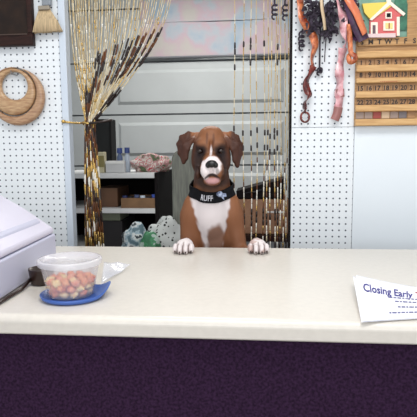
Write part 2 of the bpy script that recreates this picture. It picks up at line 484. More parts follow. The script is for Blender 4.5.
def smooth_mesh(V, Q, it):
    e = np.concatenate([Q[:, [0, 1]], Q[:, [1, 2]], Q[:, [2, 3]], Q[:, [3, 0]]])
    for _ in range(it):
        for lam in (0.5, -0.45):
            s = np.zeros_like(V); n_ = np.zeros(len(V))
            for a, b_ in ((0, 1), (1, 0)):
                for d in range(3): s[:, d] += np.bincount(e[:, a], V[e[:, b_], d], len(V))
                n_ += np.bincount(e[:, a], minlength=len(V))
            V = V + lam*(s/n_[:, None]-V)
    return V
V = smooth_mesh(V, Q, 4)

# coat colours, one per vertex, with throat shade painted in
def sstep(a, b_, x):
    t_ = np.clip((x-a)/(b_-a), 0, 1); return t_*t_*(3-2*t_)
x, y, z = V[:, 0], V[:, 1], V[:, 2]
nz_ = np.array([noise.noise(Vector(v)*45) for v in V]); nl = np.array([noise.noise(Vector((v[0]*12, v[1]*12, v[2]*9))) for v in V])
wob = nz_*0.004
fawn = np.array(lin((136, 88, 58))); deep = np.array(lin((74, 43, 33))); dark = np.array(lin((30, 20, 21)))
white = np.array(lin((226, 216, 216))); pink = np.array(lin((178, 134, 134)))
C = fawn[None]*(1+0.18*nl[:, None])
def blend(C, col, m): return C*(1-m[:, None])+col[None]*m[:, None]
def blob(c, r, soft=0.35):
    d = np.sqrt(((x-c[0])/r[0])**2+((y-c[1])/r[1])**2+((z-c[2])/r[2])**2)+nz_*0.25
    return 1-sstep(1-soft, 1+soft, d)
head = sstep(1.20, 1.225, z)
C = blend(C, deep, head*sstep(0.030, 0.062, np.abs(x)+wob)*0.85*(1-sstep(1.385, 1.41, z)))
C = blend(C, deep*0.8, head*sstep(0.070, 0.080, np.abs(x))*(0.9))       # ears darker
for s_ in (-1, 1):
    C = blend(C, dark, blob((s_*0.037, -0.072, 1.340), (0.029, 0.045, 0.024), 0.5)*0.97)
    C = blend(C, dark*1.3, blob((s_*0.044, -0.065, 1.295), (0.022, 0.05, 0.055), 0.55)*0.9)
    C = blend(C, deep, blob((s_*0.012, -0.06, 1.385), (0.004, 0.05, 0.022))*0.6)
C = blend(C, dark, blob((0, -0.03, 1.225), (0.075, 0.08, 0.03), 0.5)*0.85)  # shadow under the chin painted onto the throat
C = blend(C, white, blob((MX-0.002, -0.13, 1.290), (0.034, 0.048, 0.037), 0.12))
C = blend(C, white, blob((MX-0.024, -0.12, 1.268), (0.018, 0.035, 0.03), 0.15))
C = blend(C, white*0.9, blob((0.003, -0.085, 1.340), (0.0045, 0.035, 0.024), 0.3))
zk = z; z = z + 0.014*((x-MX)/0.026)**2
C = blend(C, dark*1.5, blob((MX, -0.13, 1.258), (0.032, 0.035, 0.0068), 0.25)*0.95)
z = zk
C = blend(C, pink, blob((MX, -0.118, 1.237), (0.027, 0.03, 0.012), 0.25))
C = blend(C, dark*2, blob((MX+0.020, -0.125, 1.270), (0.007, 0.02, 0.012), 0.3)*0.6)
# chest bib
lx = -0.078 + (1.16-z)*0.28; rx = 0.072 - (1.16-z)*0.18
bib = sstep(-0.006, 0.006, x-lx+wob*2)*sstep(-0.006, 0.006, rx-x+wob*2)*(1-sstep(0.03, 0.045, y))*(1-sstep(1.17, 1.18, z))*sstep(0.75, 0.85, z)
C = blend(C, white*0.88, bib)
C = blend(C, fawn*0.75, blob((0.016, -0.0, 1.010), (0.033, 0.09, 0.066), 0.2)*0.9)
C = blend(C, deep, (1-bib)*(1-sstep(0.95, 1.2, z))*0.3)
paw = (1-sstep(-0.098, -0.085, y))*sstep(0.93, 0.96, z)*(1-sstep(1.07, 1.08, z))
C = blend(C, white*0.95, paw)
C = blend(C, np.array(lin((176, 140, 130))), paw*sstep(0.1, 0.13, x)*sstep(0.0, 0.35, nl+nz_)*0.7)
for s_ in (-1, 1):
    for g_ in (-0.0185, 0.0, 0.0185):
        C = blend(C, np.array(lin((92, 62, 56))), paw*(1-sstep(0.0010, 0.0035, np.abs(x-PAWX[s_]-g_)))*(1-sstep(-0.215, -0.200, y))*0.8)
hp = (1-sstep(0.05, 0.08, z)); C = blend(C, white, hp)
me = bpy.data.meshes.new('body')
me.from_pydata(V.tolist(), [], Q.tolist())
me.polygons.foreach_set('use_smooth', [True]*len(me.polygons))
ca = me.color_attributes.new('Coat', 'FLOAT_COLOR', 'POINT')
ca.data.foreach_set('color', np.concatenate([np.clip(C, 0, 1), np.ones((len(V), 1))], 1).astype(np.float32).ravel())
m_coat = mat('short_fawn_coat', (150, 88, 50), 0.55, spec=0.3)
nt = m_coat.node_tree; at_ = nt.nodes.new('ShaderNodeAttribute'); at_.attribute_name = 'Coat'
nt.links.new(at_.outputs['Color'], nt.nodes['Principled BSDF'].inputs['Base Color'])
nz2 = nt.nodes.new('ShaderNodeTexNoise'); nz2.inputs['Scale'].default_value = 260
bm2 = nt.nodes.new('ShaderNodeBump'); bm2.inputs['Strength'].default_value = 0.25; bm2.inputs['Distance'].default_value = 0.001
tc2 = nt.nodes.new('ShaderNodeTexCoord'); nt.links.new(tc2.outputs['Object'], nz2.inputs['Vector'])
nt.links.new(nz2.outputs[0], bm2.inputs['Height']); nt.links.new(bm2.outputs[0], nt.nodes['Principled BSDF'].inputs['Normal'])
me.materials.append(m_coat)
dog = thing('dog', (DX, DY, 0), 'fawn boxer dog with white chest standing with both front paws on counter', 'dog', rz=math.radians(3))
body = bpy.data.objects.new('body', me); COL.objects.link(body); body.parent = dog

m_nose = mat('wet_black_nose', (14, 12, 13), 0.3)
b = MB()
b.ellip((MX, -0.136, 1.297), (0.0195, 0.013, 0.0135), 24, 14)
b.ellip((MX-0.012, -0.135, 1.293), (0.0105, 0.0115, 0.0105), 16, 10)
b.ellip((MX+0.012, -0.135, 1.293), (0.0105, 0.0115, 0.0105), 16, 10)
nose = b.build('nose', m_nose, dog, smooth=True)
b = MB()
for s_ in (-1, 1): b.ellip((MX+s_*0.009, -0.1475, 1.294), (0.0038, 0.0025, 0.0028), 10, 6)
b.build('nostrils', mat('nostril_black', (2, 2, 2), 0.8), nose, smooth=True)
m_eye = mat('dark_brown_eye', (30, 14, 8), 0.08)
for s_ in (-1, 1):
    e = MB().ellip((s_*0.0375, -0.0655, 1.341), (0.0105, 0.0105, 0.0095), 16, 12).build('eye', m_eye, dog, smooth=True)
m_claw = mat('dark_claw', (58, 40, 36), 0.4)
for s_ in (-1, 1):
    for dx, dy in ((-0.027, -0.246), (-0.0098, -0.262), (0.0098, -0.262), (0.027, -0.246)):
        p = Vector((PAWX[s_]+dx, dy, 1.010))
        MB().tube([p+Vector((0, 0.006, 0.004)), p, p+Vector((0, -0.006, -0.006))], [0.003, 0.0026, 0.001], 8).build('claw', m_claw, dog, smooth=True)

# neckerchief: a ring wrapped round the neck, a little off the coat
def neck_pt(th, zc, off):
    # tilted ring: lower in front
    c = np.array([0.0, 0.035]); r = np.linspace(0.03, 0.16, 131)
    X = c[0]+r*math.sin(th); Y = c[1]-r*math.cos(th)
    zz = zc + 0.055*(1-math.cos(th))*0.5
    f = fieldp(X, Y, np.full_like(X, zz))
    k = int(np.argmax(f > 0)); rr = r[k]+off
    return Vector((rr*math.sin(th), 0.035-rr*math.cos(th), zz))
NT = 64
ring = []
prof_z = [1.190, 1.185, 1.174, 1.160, 1.149]; prof_o = [0.002, 0.007, 0.009, 0.007, 0.003]
rads = np.zeros((len(prof_z), NT))
for j, (zz, oo) in enumerate(zip(prof_z, prof_o)):
    for k in range(NT):
        p = neck_pt(2*math.pi*k/NT, zz, oo); rads[j, k] = math.hypot(p.x, p.y-0.035)
for _ in range(3): rads = (np.roll(rads, 1, 1)+rads*2+np.roll(rads, -1, 1))/4
rads = np.maximum(rads, rads.max(axis=0)[None]*0.93)
def band_pt(u, v, off=0.0):      # u angle (radians from the front), v 0 top .. 1 bottom
    k = (u/(2*math.pi)*NT) % NT; k0 = int(k); fk = k-k0
    j = v*(len(prof_z)-1); j0 = min(int(j), len(prof_z)-2); fj = j-j0
    def g(a, b_): return rads[a, b_ % NT]
    r = (g(j0, k0)*(1-fk)+g(j0, k0+1)*fk)*(1-fj)+(g(j0+1, k0)*(1-fk)+g(j0+1, k0+1)*fk)*fj
    zz = prof_z[j0]*(1-fj)+prof_z[j0+1]*fj + 0.0275*(1-math.cos(u))
    fold = 0.0014*math.sin(9*u+6*v)
    r += off+fold
    return Vector((r*math.sin(u), 0.035-r*math.cos(u), zz))
m_band = mat('black_cotton', (14, 14, 19), 0.8, spec=0.2, nscale=120, namp=0.3, bump=0.3)
m_print = mat('white_print', (206, 206, 214), 0.7)
band = MB().grid(lambda u, v: band_pt(2*math.pi*u, v), 128, 12).build('neckerchief', m_band, dog, smooth=True, solid=0.003, weld=True)
tv, tf = text_verts('RUFF', 0.024, 0.0004)
wd = max(v.x for v in tv)
b = MB().add([band_pt(-0.52+(v.x)/0.088, 0.80-(v.y)/0.043, 0.0035) for v in tv], tf); b.build('lettering', m_print, band)
# knot with blue white ends at one side
b = MB()
b.ellip(band_pt(0.42, 0.35, 0.008), (0.012, 0.009, 0.010), 14, 8, jit=0.3)
p0 = band_pt(0.42, 0.4, 0.010)
for dx, dz in ((0.022, -0.002), (0.014, -0.014)):
    b.add([p0+Vector((0, -0.003, 0.006)), p0+Vector((dx, -0.006, dz+0.007)), p0+Vector((dx*1.1, -0.006, dz-0.006)), p0+Vector((0, -0.003, -0.005))], [(0, 1, 2, 3)])
b.build('knot', mat('blue_white_cloth', (190, 204, 232), 0.7, nscale=70, rgb2=(30, 40, 80)), band, smooth=True)

# ------------------------------------------------------------------ bead curtains
def strand(b, pts, seq, rad=0.0022, n=5):
    """beads along a polyline; seq(t, i) -> (material, length, radius)"""
    pts = [Vector(p) for p in pts]
    L = [0]
    for a, c in zip(pts, pts[1:]): L.append(L[-1]+(c-a).length)
    def P(s):
        s = min(max(s, 0), L[-1])
        for i in range(len(L)-1):
            if s <= L[i+1]: break
        return pts[i].lerp(pts[i+1], (s-L[i])/max(1e-9, L[i+1]-L[i]))
    s = 0; i = 0
    p, (mi, ln, r) = P(0), seq(P(0), 0)
    s = -ln*random.random()
    while s < L[-1]-0.004:
        p = P(s)
        mi, ln, r = seq(p, i)
        q = P(min(s+ln*0.97, L[-1])); m_ = (p+q)/2
        (b.tube([p, p.lerp(q, 0.12), p.lerp(q, 0.88), q], [r*0.6, r, r, r*0.6], n, mi, cap=False) if (q-p).length > 0.002 else None)
        s += ln; i += 1
BM = [m_champ, m_gold, m_bdark, m_bbrown, m_bwhite, mat('straw_bead', (196, 172, 124), 0.4)]
CY = WY+0.045
# left panel, drawn aside and tied
gp = at(89, 123, CY)
b = MB(); rnd = random.Random(3)
def quad(p0, p1, p2, n, wt=1.0):
    out = []
    for k in range(n+1):
        t_ = k/n; a, b_, c_ = (1-t_)**2, 2*wt*t_*(1-t_), t_*t_
        out.append((p0*a+p1*b_+p2*c_)/(a+b_+c_))
    return out
NS = 50
for i in range(NS):
    u = i/(NS-1)
    topx = at(69 + 108*u**1.3, 0, CY).x
    yy = CY + rnd.uniform(-0.012, 0.012)
    top = Vector((topx, yy, 2.055)); g0 = Vector((gp.x + (u-0.45)*0.03 + rnd.uniform(-0.004, 0.004), yy*0.3+CY*0.7, gp.z))
    # control point: strands hang, then sweep to the tie
    mid = Vector((topx*(0.86)+g0.x*0.14, yy, gp.z+0.24+0.09*u))
    ppx = quad(top, mid, g0, 18, 2.2)
    bot = Vector((g0.x + (u-0.45)*0.055 + rnd.uniform(-0.008, 0.008), yy, 0.35+rnd.uniform(0, 0.05)))
    kn = Vector((g0.x+(u-0.45)*0.035, yy, gp.z-0.10))
    low = quad(g0, kn, bot, 12)[1:]
    ph = rnd.random(); tone = rnd.random()
    # dark band: diamonds low on the sweep
    tb = 0.50+0.28*abs(((u*3.0) % 1)-0.5)
    def seq(p, k, u=u, ph=ph, tone=tone, g0=g0):
        h = p.z-gp.z
        if h > 0.02:
            a = 1.55 if u > .5 else 1.2
            w_ = (u-.35)/.65
            band_ = (0.15+0.05*w_ < h < 0.29+0.09*w_ and u > 0.35 and ph < 0.75 and (k+i) % 5 != 0) or (u > .86 and .03 < h < .15 and (k+i) % 3) or (u < 0.40 and 0.02 < h < 0.16 and k % 4 != 0 and u > .15)
            if band_: return (2 if (k+i) % 3 else 3, 0.046, 0.0037)
            if h < 0.42 and (k*7+i*3) % 5 == 0: return (4 if (k+i) % 2 else 1, 0.014, 0.0028)
            if h < 0.27 and u < .35: return ((1, 0)[k % 2], 0.022, 0.0022)
            return ((0, 5, 0, 5)[(k+i) % 4], 0.034, 0.0018)
        q = (k*5+i*3) % 7
        return ((3, 1, 2, 4, 3, 1, 2)[q], 0.03+0.03*tone, 0.0030)
    strand(b, ppx+low, seq)
tag(b.build('bead_curtain', BM, smooth=True), 'gathered gold and brown bead curtain tied back on left side of doorway', 'curtain', kind='stuff')
# tie back
t = thing('curtain_tieback', (gp.x, CY, gp.z), 'gold cord tieback holding gathered bead curtain to left jamb', 'tieback')
pts = []
for k in range(25):
    a = 2*math.pi*k/24; pts.append((gp.x+0.026*math.cos(a), CY+0.024*math.sin(a), gp.z+0.004*math.sin(a*2)-0.002))
under(MB().tube(pts, 0.0045, 8, cap=False).build('loop', m_gold, smooth=True), t)
jl = Vector((XL-0.018, WY-0.014, gp.z+0.004))
under(MB().tube([(gp.x-0.024, CY-0.004, gp.z), (gp.x-0.04, CY-0.03, gp.z-0.002), (XL-0.002, WY-0.016, gp.z+0.001), jl], 0.004, 8).build('cord', m_gold, smooth=True), t)
under(MB().tube([jl+Vector((0, 0.006, 0)), jl+Vector((0, -0.008, 0))], 0.007, 12).build('hook', m_gold, smooth=True), t)
# dark wooden bar of the tie, poking out to the right
pr = at(112, 121, CY-0.03)
under(MB().tube([(gp.x+0.01, CY-0.03, gp.z-0.004), (pr.x, CY-0.03, pr.z+0.004)], 0.005, 8).build('peg', m_bdark, smooth=True), t)

# right panel, hanging free
b = MB()
RX = [234.5, 243.5, 251, 256.5, 264, 267.5, 270.5, 275, 277.5, 280.5, 284.5, 287.5]
bands = {}
for i, px_ in enumerate(RX):
    X = at(px_, 140, CY).x; yy = CY+rnd.uniform(-0.008, 0.008)
    pts = [Vector((X+0.003*math.sin(k*0.7+i), yy, 2.055-k*(1.75/16))) for k in range(17)]
    def pz(py): return at(px_, py, CY).z
    # rows of dark bamboo segments, a diamond pattern across the strands
    u = i
    saw = abs((u % 6)-3)
    drk = []
    if px_ < 260 or i % 4 == 0:
        drk += [(pz(36+saw*1.5), pz(43+saw*2.2)), (pz(55+saw*2), pz(60+saw*2.5))]
    if 233 < px_ < 278:
        drk += [(pz(121+1.5*saw), pz(131+1.5*saw)), (pz(137+2*saw), pz(146+2*saw))]
        drk += [(pz(207+saw), pz(222-saw))]
    if i % 2: drk += [(pz(236+saw), pz(245))]
    def seq(p, k, drk=drk, i=i):
        for a, c in drk:
            if c <= p.z <= a: return (2, 0.024, 0.0040)
        if p.z < 1.33: return ((4, 1, 4, 0, 3)[(k*3+i) % 5], 0.022, 0.0027)
        return ((5, 5, 0, 5, 1)[(k*2+i) % 5], 0.036, 0.0019)
    strand(b, pts, seq)
tag(b.build('bead_curtain', BM, smooth=True), 'free-hanging pale bead curtain on right side of doorway beside dog', 'curtain', kind='stuff')
tag(MB().tube([(XL+0.003, CY, 2.05), (XR-0.005, CY, 2.05)], 0.008, 10).build('curtain_rod', m_gold), 'gold rod across the doorway carrying the bead curtains', 'curtain rod')

# ------------------------------------------------------------------ things on the left pegboard
PY = WY-0.002
# dark frame
p0 = at(-40, 10, PY); p1 = at(36, 46.5, PY)
zT = 2.2; x0, x1, z1 = p0.x, p1.x, p1.z
t = thing('picture_frame', ((x0+x1)/2, PY, z1), 'dark brown wooden frame hanging at top left of pegboard', 'picture frame')
fwid = 0.046
b = MB().box(x0, x1, PY-0.03, PY, z1, z1+fwid).box(x0, x1, PY-0.03, PY, zT-fwid, zT).box(x0, x0+0.02, PY-0.03, PY, z1+fwid, zT-fwid).box(x1-0.02, x1, PY-0.03, PY, z1+fwid, zT-fwid)
under(b.build('frame', m_darkwood, bevel=0.004), t)
under(MB().box(x0+0.02, x1-0.02, PY-0.014, PY-0.004, z1+fwid, zT-fwid).build('panel', mat('dark_brown_picture', (44, 28, 18), 0.6, nscale=18, rgb2=(26, 15, 11), spec=0.25)), t)
under(MB().box(x0+0.02, x1-0.02, PY-0.034, PY-0.03, z1+fwid-0.006, z1+fwid-0.002).build('inner_slip', mat('worn_brown_slip', (66, 48, 40), 0.5)), t)
# brush
c = at(46.5, 9, PY-0.02); bl = at(33.5, 33, PY-0.02); br = at(62, 31, PY-0.02)
t = thing('hand_brush', (c.x, PY, bl.z), 'tan bristled hand brush hanging bristles down beside dark frame', 'brush')
n = 15
vs = []; nb = 24
b = MB()
tl = at(41, 9.5, PY).x; tr = at(51.5, 9.5, PY).x
for k in range(nb):                # bundles of bristles side by side
    for row in range(2):
        u = (k+0.5)/nb
        xt = tl+(tr-tl)*u; xb = bl.x+(br.x-bl.x)*u; zbm = bl.z+(br.z-bl.z)*u + rnd.uniform(-0.002, 0.002)
        yy = PY-0.012-0.014*row
        b.tube([(xt, PY-0.018, c.z), ((xt*0.45+xb*0.55), yy, (c.z+zbm)/2), (xb, yy, zbm)], [0.0016, 0.0030, 0.0038], 6)
under(b.build('bristles', mat('tan_bristle', (188, 166, 132), 0.8, nscale=300, namp=0.25, stretch=(1, 1, 0.05)), smooth=True), t)
under(MB().box(tl-0.001, tr+0.001, PY-0.028, PY-0.008, c.z-0.004, c.z+0.012).build('ferrule', mat('dull_ferrule', (150, 140, 125), 0.4, metal=0.3), bevel=0.003), t)
under(MB().box(c.x-0.017, c.x+0.020, PY-0.025, PY-0.010, c.z+0.012, c.z+0.17).build('handle', mat('grey_painted_handle', (128, 134, 142), 0.5), bevel=0.005), t)

# nested wooden rings
def ecc_ring(name, oc, orr, ic, irr, thick, m, parent, yb):
    NU, NVV = 64, 12; vs = []; fs = []
    for i in range(NU):
        th = 2*math.pi*i/NU; d = Vector((math.cos(th), 0, math.sin(th)))
        po = Vector((oc[0], 0, oc[1])) + d*orr; pi_ = Vector((ic[0], 0, ic[1])) + d*irr
        for j in range(NVV):
            a = 2*math.pi*j/NVV
            q = po.lerp(pi_, 0.5-0.5*math.cos(a)) if True else po
            sa = math.sin(a); sa = math.copysign(abs(sa)**0.6, sa)
            vs.append((q.x, yb-thick*0.5-thick*0.5*sa, q.z))
    for i in range(NU):
        for j in range(NVV):
            i2, j2 = (i+1) % NU, (j+1) % NVV; fs.append((i*NVV+j, i2*NVV+j, i2*NVV+j2, i*NVV+j2))
    return under(MB().add(vs, fs).build(name, m, smooth=True), parent)
m_ring = mat('honey_wood', (182, 148, 116), 0.3, nscale=30, rgb2=(150, 112, 86), stretch=(1, 1, 5), bump=0.1)
m_ring2 = mat('pale_honey_wood', (190, 158, 120), 0.28, nscale=30, rgb2=(158, 120, 88), stretch=(1, 1, 5), bump=0.1)
px2 = 1/250.0
def wp(px_, py_): q = at(px_, py_, PY); return (q.x, q.z)
o1 = wp(19.5, 97.5); i1 = wp(15.5, 92.5)
t = thing('wooden_ring', (o1[0], PY, o1[1]), 'large outer wooden ring hanging on left pegboard', 'ring')
k_ = 2.07/500
ecc_ring('hoop', o1, 27.5*k_, i1, 23.5*k_, 0.030, m_ring, t, PY)
t = thing('wooden_ring', (o1[0]-0.01, PY, o1[1]), 'smaller wooden ring nested inside the larger ring on left pegboard', 'ring')
ecc_ring('hoop', i1, 22.6*k_, wp(16.8, 86.5), 13.2*k_, 0.026, m_ring2, t, PY-0.002)
pk = wp(16.8, 74)
tag(MB().tube([(pk[0], WY, pk[1]-0.006), (pk[0], PY-0.045, pk[1]-0.006), (pk[0], PY-0.05, pk[1]+0.006)], 0.0025, 8).build('peg_hook', mat('zinc_wire', (150, 150, 150), 0.3, metal=0.9)), 'small metal hook holding the wooden rings', 'hook')

# ------------------------------------------------------------------ calendar on the right
m_cal = wood('pine_board', (184, 142, 92), (152, 112, 68))
m_ledge = wood('pine_ledge', (206, 166, 112), (184, 140, 88))
m_slot = wood('shaded_pine', (172, 134, 88), (150, 110, 66))
m_ink = mat('black_ink', (36, 26, 22), 0.6); m_red = mat('red_ink', (160, 36, 40), 0.6)
CYp = WY-0.002
cx0 = at(354.5, 90, CYp).x; cx1 = cx0+0.258
cz0 = at(385, 126, CYp).z; cz1 = 2.03
t = thing('wall_calendar', ((cx0+cx1)/2, CYp, cz0), 'wooden wall calendar with number tiles on ledges and painted house', 'calendar')
under(MB().box(cx0, cx1, CYp-0.010, CYp, cz0, at(385, 36, CYp).z).build('backboard', m_cal, bevel=0.002), t)
colx = [at(360.5+8.6*i, 90, CYp-0.012).x for i in range(7)]
rows = [(62.4, 'd'), (74.6, 'd'), (88.0, 'd'), (102.0, 'd'), (115.0, 's')]
for py_ in (54.5, 68.2, 80.5, 94.5, 108.2, 122.3):
    zc = at(385, py_, CYp-0.02).z; hh = 0.0125 if py_ != 80.5 else 0.009
    under(MB().prism([(0, 0)]*0 or [(cx0, zc-hh), (cx1, zc-hh), (cx1, zc+hh), (cx0, zc+hh)], CYp-0.030, CYp-0.010).build('ledge', m_ledge, bevel=0.004), t)
def put_text(txt, size, cx, cz, y, m, parent, name='lettering'):
    tv, tf = text_verts(txt, size, size*0.03)
    mx = (max(v.x for v in tv)+min(v.x for v in tv))/2; my = (max(v.y for v in tv)+min(v.y for v in tv))/2
    vs = [(cx+v.x-mx, y, cz+v.y-my) for v in tv]
    b = MB().add(vs, tf); o = b.build(name, m); return under(o, parent)
num = 1
m_tile = [wood('tile_pine', (170, 130, 88), (148, 108, 70))] + [mat('holiday_tile_'+n_, c_, 0.5) for n_, c_ in (('grey', (150, 130, 120)), ('red', (150, 60, 52)), ('cream', (196, 170, 140)), ('slate', (112, 104, 106)))]
for py_, kd in rows:
    for i in range(7):
        zc = at(385, py_, CYp-0.012).z; X = colx[i]
        mt = m_tile[0] if kd == 'd' else m_tile[(1, 1, 2, 3, 1, 4, 0)[i]]
        tl_ = under(MB().box(X-0.0145, X+0.0145, CYp-0.014, CYp-0.010, zc-0.013, zc+0.013).build('number_tile', mt, bevel=0.001), t)
        if kd == 'd':
            o = put_text(str(num), 0.024, X, zc, CYp-0.0146, m_ink, t); num += 1
            o.parent = tl_; o.matrix_parent_inverse = Matrix.Identity(4)
        else:
            if i in (0, 5): 
                pass
zc = at(385, 41.8, CYp-0.012).z
hb = under(MB().box(cx0+0.004, cx1-0.004, CYp-0.018, CYp-0.010, zc-0.015, zc+0.015).build('weekday_strip', m_cal, bevel=0.002), t)
for i, ch in enumerate('SMTWTFS'):
    o = put_text(ch, 0.025, colx[i], zc, CYp-0.0186, m_ink, t)
    o.parent = hb; o.matrix_parent_inverse = Matrix.Identity(4)
zc = at(385, 81.6, CYp-0.030).z
put_text('• • • ——— • •', 0.010, (cx0+cx1)/2-0.01, zc, CYp-0.0305, m_red, t, 'red_printing')
# painted house on the top board
H = lambda px_, py_, y=CYp-0.02: (lambda q: (q.x, q.z))(at(px_, py_, y))
def cut(name, pts, y0, y1, m): return under(MB().prism([H(*p) for p in pts], y0, y1).build(name, m, bevel=0.0008), t)
m_pink = mat('pink_house_paint', (206, 84, 84), 0.5, nscale=60, rgb2=(196, 100, 100), stretch=(1, 1, 8))
m_yel = mat('yellow_roof_paint', (226, 198, 84), 0.5); m_grn = mat('green_tree_paint', (62, 122, 96), 0.6, nscale=40, rgb2=(34, 88, 70))
m_wp = mat('white_trim_paint', (236, 222, 206), 0.5); m_grass = mat('pale_painted_fence', (214, 190, 190), 0.5)
cut('house_backing', [(359, 38), (359, -6), (418, -6), (418, 38)], CYp-0.012, CYp, mat('sky_blue_paint', (128, 160, 150), 0.6, nscale=20, rgb2=(96, 140, 118)))
cut('side_post', [(407.5, 38), (407.5, -6), (418, -6), (418, 38)], CYp-0.016, CYp-0.012, m_cal)
cut('tree', [(394, 30), (392, 12), (396, -2), (404, -6), (408, 4), (407, 30)], CYp-0.018, CYp-0.012, m_grn)
cut('roof', [(362, 4), (386, 2.5), (392, 6), (372, 20), (369, 18.5), (364, 13)], CYp-0.026, CYp-0.012, m_yel)
cut('house_wall', [(369.5, 36), (369.5, 18), (371, 16), (389, 3.0), (403, 14.5), (399, 17), (399, 36)], CYp-0.022, CYp-0.012, m_pink)
cut('gable_trim', [(369, 20), (387, 3), (389, 1), (391, 2.5), (405, 14), (403, 16.5), (389.5, 5.5), (371.5, 21)], CYp-0.028, CYp-0.020, m_wp)
cut('chimney', [(386.5, 4), (386.5, -5), (391, -5), (391, 4)], CYp-0.020, CYp-0.012, m_wp)
wf = cut('attic_window', [(385, 19), (385, 12.2), (391.5, 12.2), (391.5, 19)], CYp-0.026, CYp-0.020, m_wp)
cut('window_pane', [(386.3, 17.6), (386.3, 13.6), (390.3, 13.6), (390.3, 17.6)], CYp-0.0275, CYp-0.024, m_black)
cut('lower_window', [(383, 31), (383, 21.5), (394, 21.5), (394, 31)], CYp-0.026, CYp-0.020, m_wp)
cut('window_pane', [(385, 29.2), (385, 23.4), (392.2, 23.4), (392.2, 29.2)], CYp-0.0275, CYp-0.024, mat('yellow_pane', (226, 206, 130), 0.4))
cut('window_bar', [(388.1, 29.2), (388.1, 23.4), (389.1, 23.4), (389.1, 29.2)], CYp-0.0295, CYp-0.026, m_red)
cut('porch_door', [(370.5, 36), (370.5, 22.5), (377.5, 22.5), (377.5, 36)], CYp-0.026, CYp-0.020, m_wp)
cut('door_pane', [(372.2, 35), (372.2, 25.5), (375.2, 25.5), (375.2, 35)], CYp-0.0275, CYp-0.024, mat('door_grey', (92, 70, 78), 0.5))
cut('fence', [(364, 38), (364, 34.5), (395, 33.6), (395, 38)], CYp-0.030, CYp-0.020, m_grass)
cut('wall_corner', [(396.5, 36), (396.5, 17), (399.5, 17), (399.5, 36)], CYp-0.024, CYp-0.020, m_wp)

# ------------------------------------------------------------------ ribbon bunch
def ribbon(name, pts, w_, m, twist=0.0, parent=None, n=40, wob_=0.0):
    """pts: (px, py, depth in front of wall)"""
    P = [at(a, b_, WY-c_) for a, b_, c_ in pts]
    def cr(t_):
        s = t_*(len(P)-1); i = min(int(s), len(P)-2); f = s-i
        a, b_, c_, d = P[max(i-1, 0)], P[i], P[i+1], P[min(i+2, len(P)-1)]
        return 0.5*((2*b_)+(c_-a)*f+(2*a-5*b_+4*c_-d)*f*f+(3*b_-a-3*c_+d)*f**3)
    vs = []; fs = []
    for k in range(n+1):
        t_ = k/n; p = cr(t_); tg = (cr(min(1, t_+0.01))-cr(max(0, t_-0.01))).normalized()
        side = tg.cross(Vector((0, -1, 0))).normalized(); up = side.cross(tg)
        a = twist*t_+wob_*math.sin(t_*9)
        d = (side*math.cos(a)+up*math.sin(a))*(w_/2)
        vs += [p-d, p+d]
    for k in range(n):
        fs.append((k*2, k*2+1, k*2+3, k*2+2))
    o = MB().add(vs, fs).build(name, m, smooth=True, solid=0.0008)
    return under(o, parent) if parent else o
hk = at(330, -12, WY-0.03)
t = thing('ribbon_bunch', (hk.x, WY-0.03, hk.z), 'bunch of dangling orange, pink and black ribbons hung beside calendar', 'ribbons')
m_or = mat('orange_satin', (222, 134, 88), 0.22, nscale=48, rgb2=(136, 56, 32)); m_rust = mat('rust_satin', (128, 48, 38), 0.25, nscale=50, rgb2=(64, 18, 20))  # two-tone noise paints satin highlights into the ribbon colour
m_pk = mat('pink_satin', (236, 194, 198), 0.25, nscale=44, rgb2=(196, 130, 138)); m_mauve = mat('mauve_satin', (150, 100, 96), 0.3)
m_bl = mat('black_tulle', (26, 20, 28), 0.8, nscale=90, rgb2=(60, 50, 66)); m_pur = mat('purple_satin', (84, 52, 84), 0.4, nscale=40, rgb2=(44, 26, 48))
ribbon('orange_tail', [(300, -10, .03), (300.5, 5, .03), (302, 18, .04), (308, 28, .03), (313, 36, .03), (315, 46, .03), (312, 58, .025), (313.5, 68, .025)], 0.030, m_or, 0.7, t, wob_=0.5)
ribbon('rust_tail', [(313.5, 66, .03), (310, 74, .025), (306, 82, .02), (307, 90, .025), (309.5, 96, .03), (305, 103, .02), (305, 109, .02)], 0.027, m_rust, 1.6, t, wob_=0.7)
pts = [(305+4.2*math.cos(a), 117.0+5.0*math.sin(a), .02) for a in [math.pi*(-0.5+2*k/9) for k in range(10)]]
ribbon('rust_curl', [(306, 108, .02)]+pts, 0.008, m_rust, 0.0, t)
ribbon('pink_tail', [(336, -10, .03), (339, 4, .04), (343, 16, .04), (344, 28, .05), (346.5, 40, .04), (344.5, 48, .04)], 0.032, m_pk, 0.5, t, wob_=0.9)
ribbon('pink_end', [(343, 48, .03), (341, 60, .02), (339.5, 72, .03), (340, 82, .02), (339, 92, .025), (339.5, 100, .02), (338, 108, .02)], 0.034, m_pk, -0.3, t, wob_=0.8)
ribbon('mauve_tip', [(338.5, 107, .024), (337, 114, .022), (334.5, 120, .024)], 0.033, m_mauve, 0.1, t)
ribbon('mauve_patch', [(340, 89, .022), (340.5, 97, .022)], 0.031, m_mauve, 0.1, t)
ribbon('orange_loop', [(344, -10, .05), (350, 2, .07), (356, 12, .07), (361, 24, .06), (365, 34, .05)], 0.030, mat('pale_orange_satin', (222, 130, 84), 0.28, nscale=30, rgb2=(206, 110, 80)), 0.6, t)
ribbon('purple_tail', [(349, 0, .05), (353, 14, .06), (358, 28, .055), (362, 36, .05), (364, 40, .05)], 0.045, m_pur, 0.3, t)
ribbon('orange_curl', [(349, 24, .06), (350, 40, .05), (351, 52, .05), (355, 56, .055), (355, 60, .05), (350, 62, .05), (349, 56, .045), (353, 53, .04)], 0.018, m_or, 0.4, t)
ribbon('black_tail', [(322, -8, .03), (325, 20, .04), (326, 36, .03), (325, 52, .03), (324.5, 62, .03)], 0.004, m_bl, 0, t)
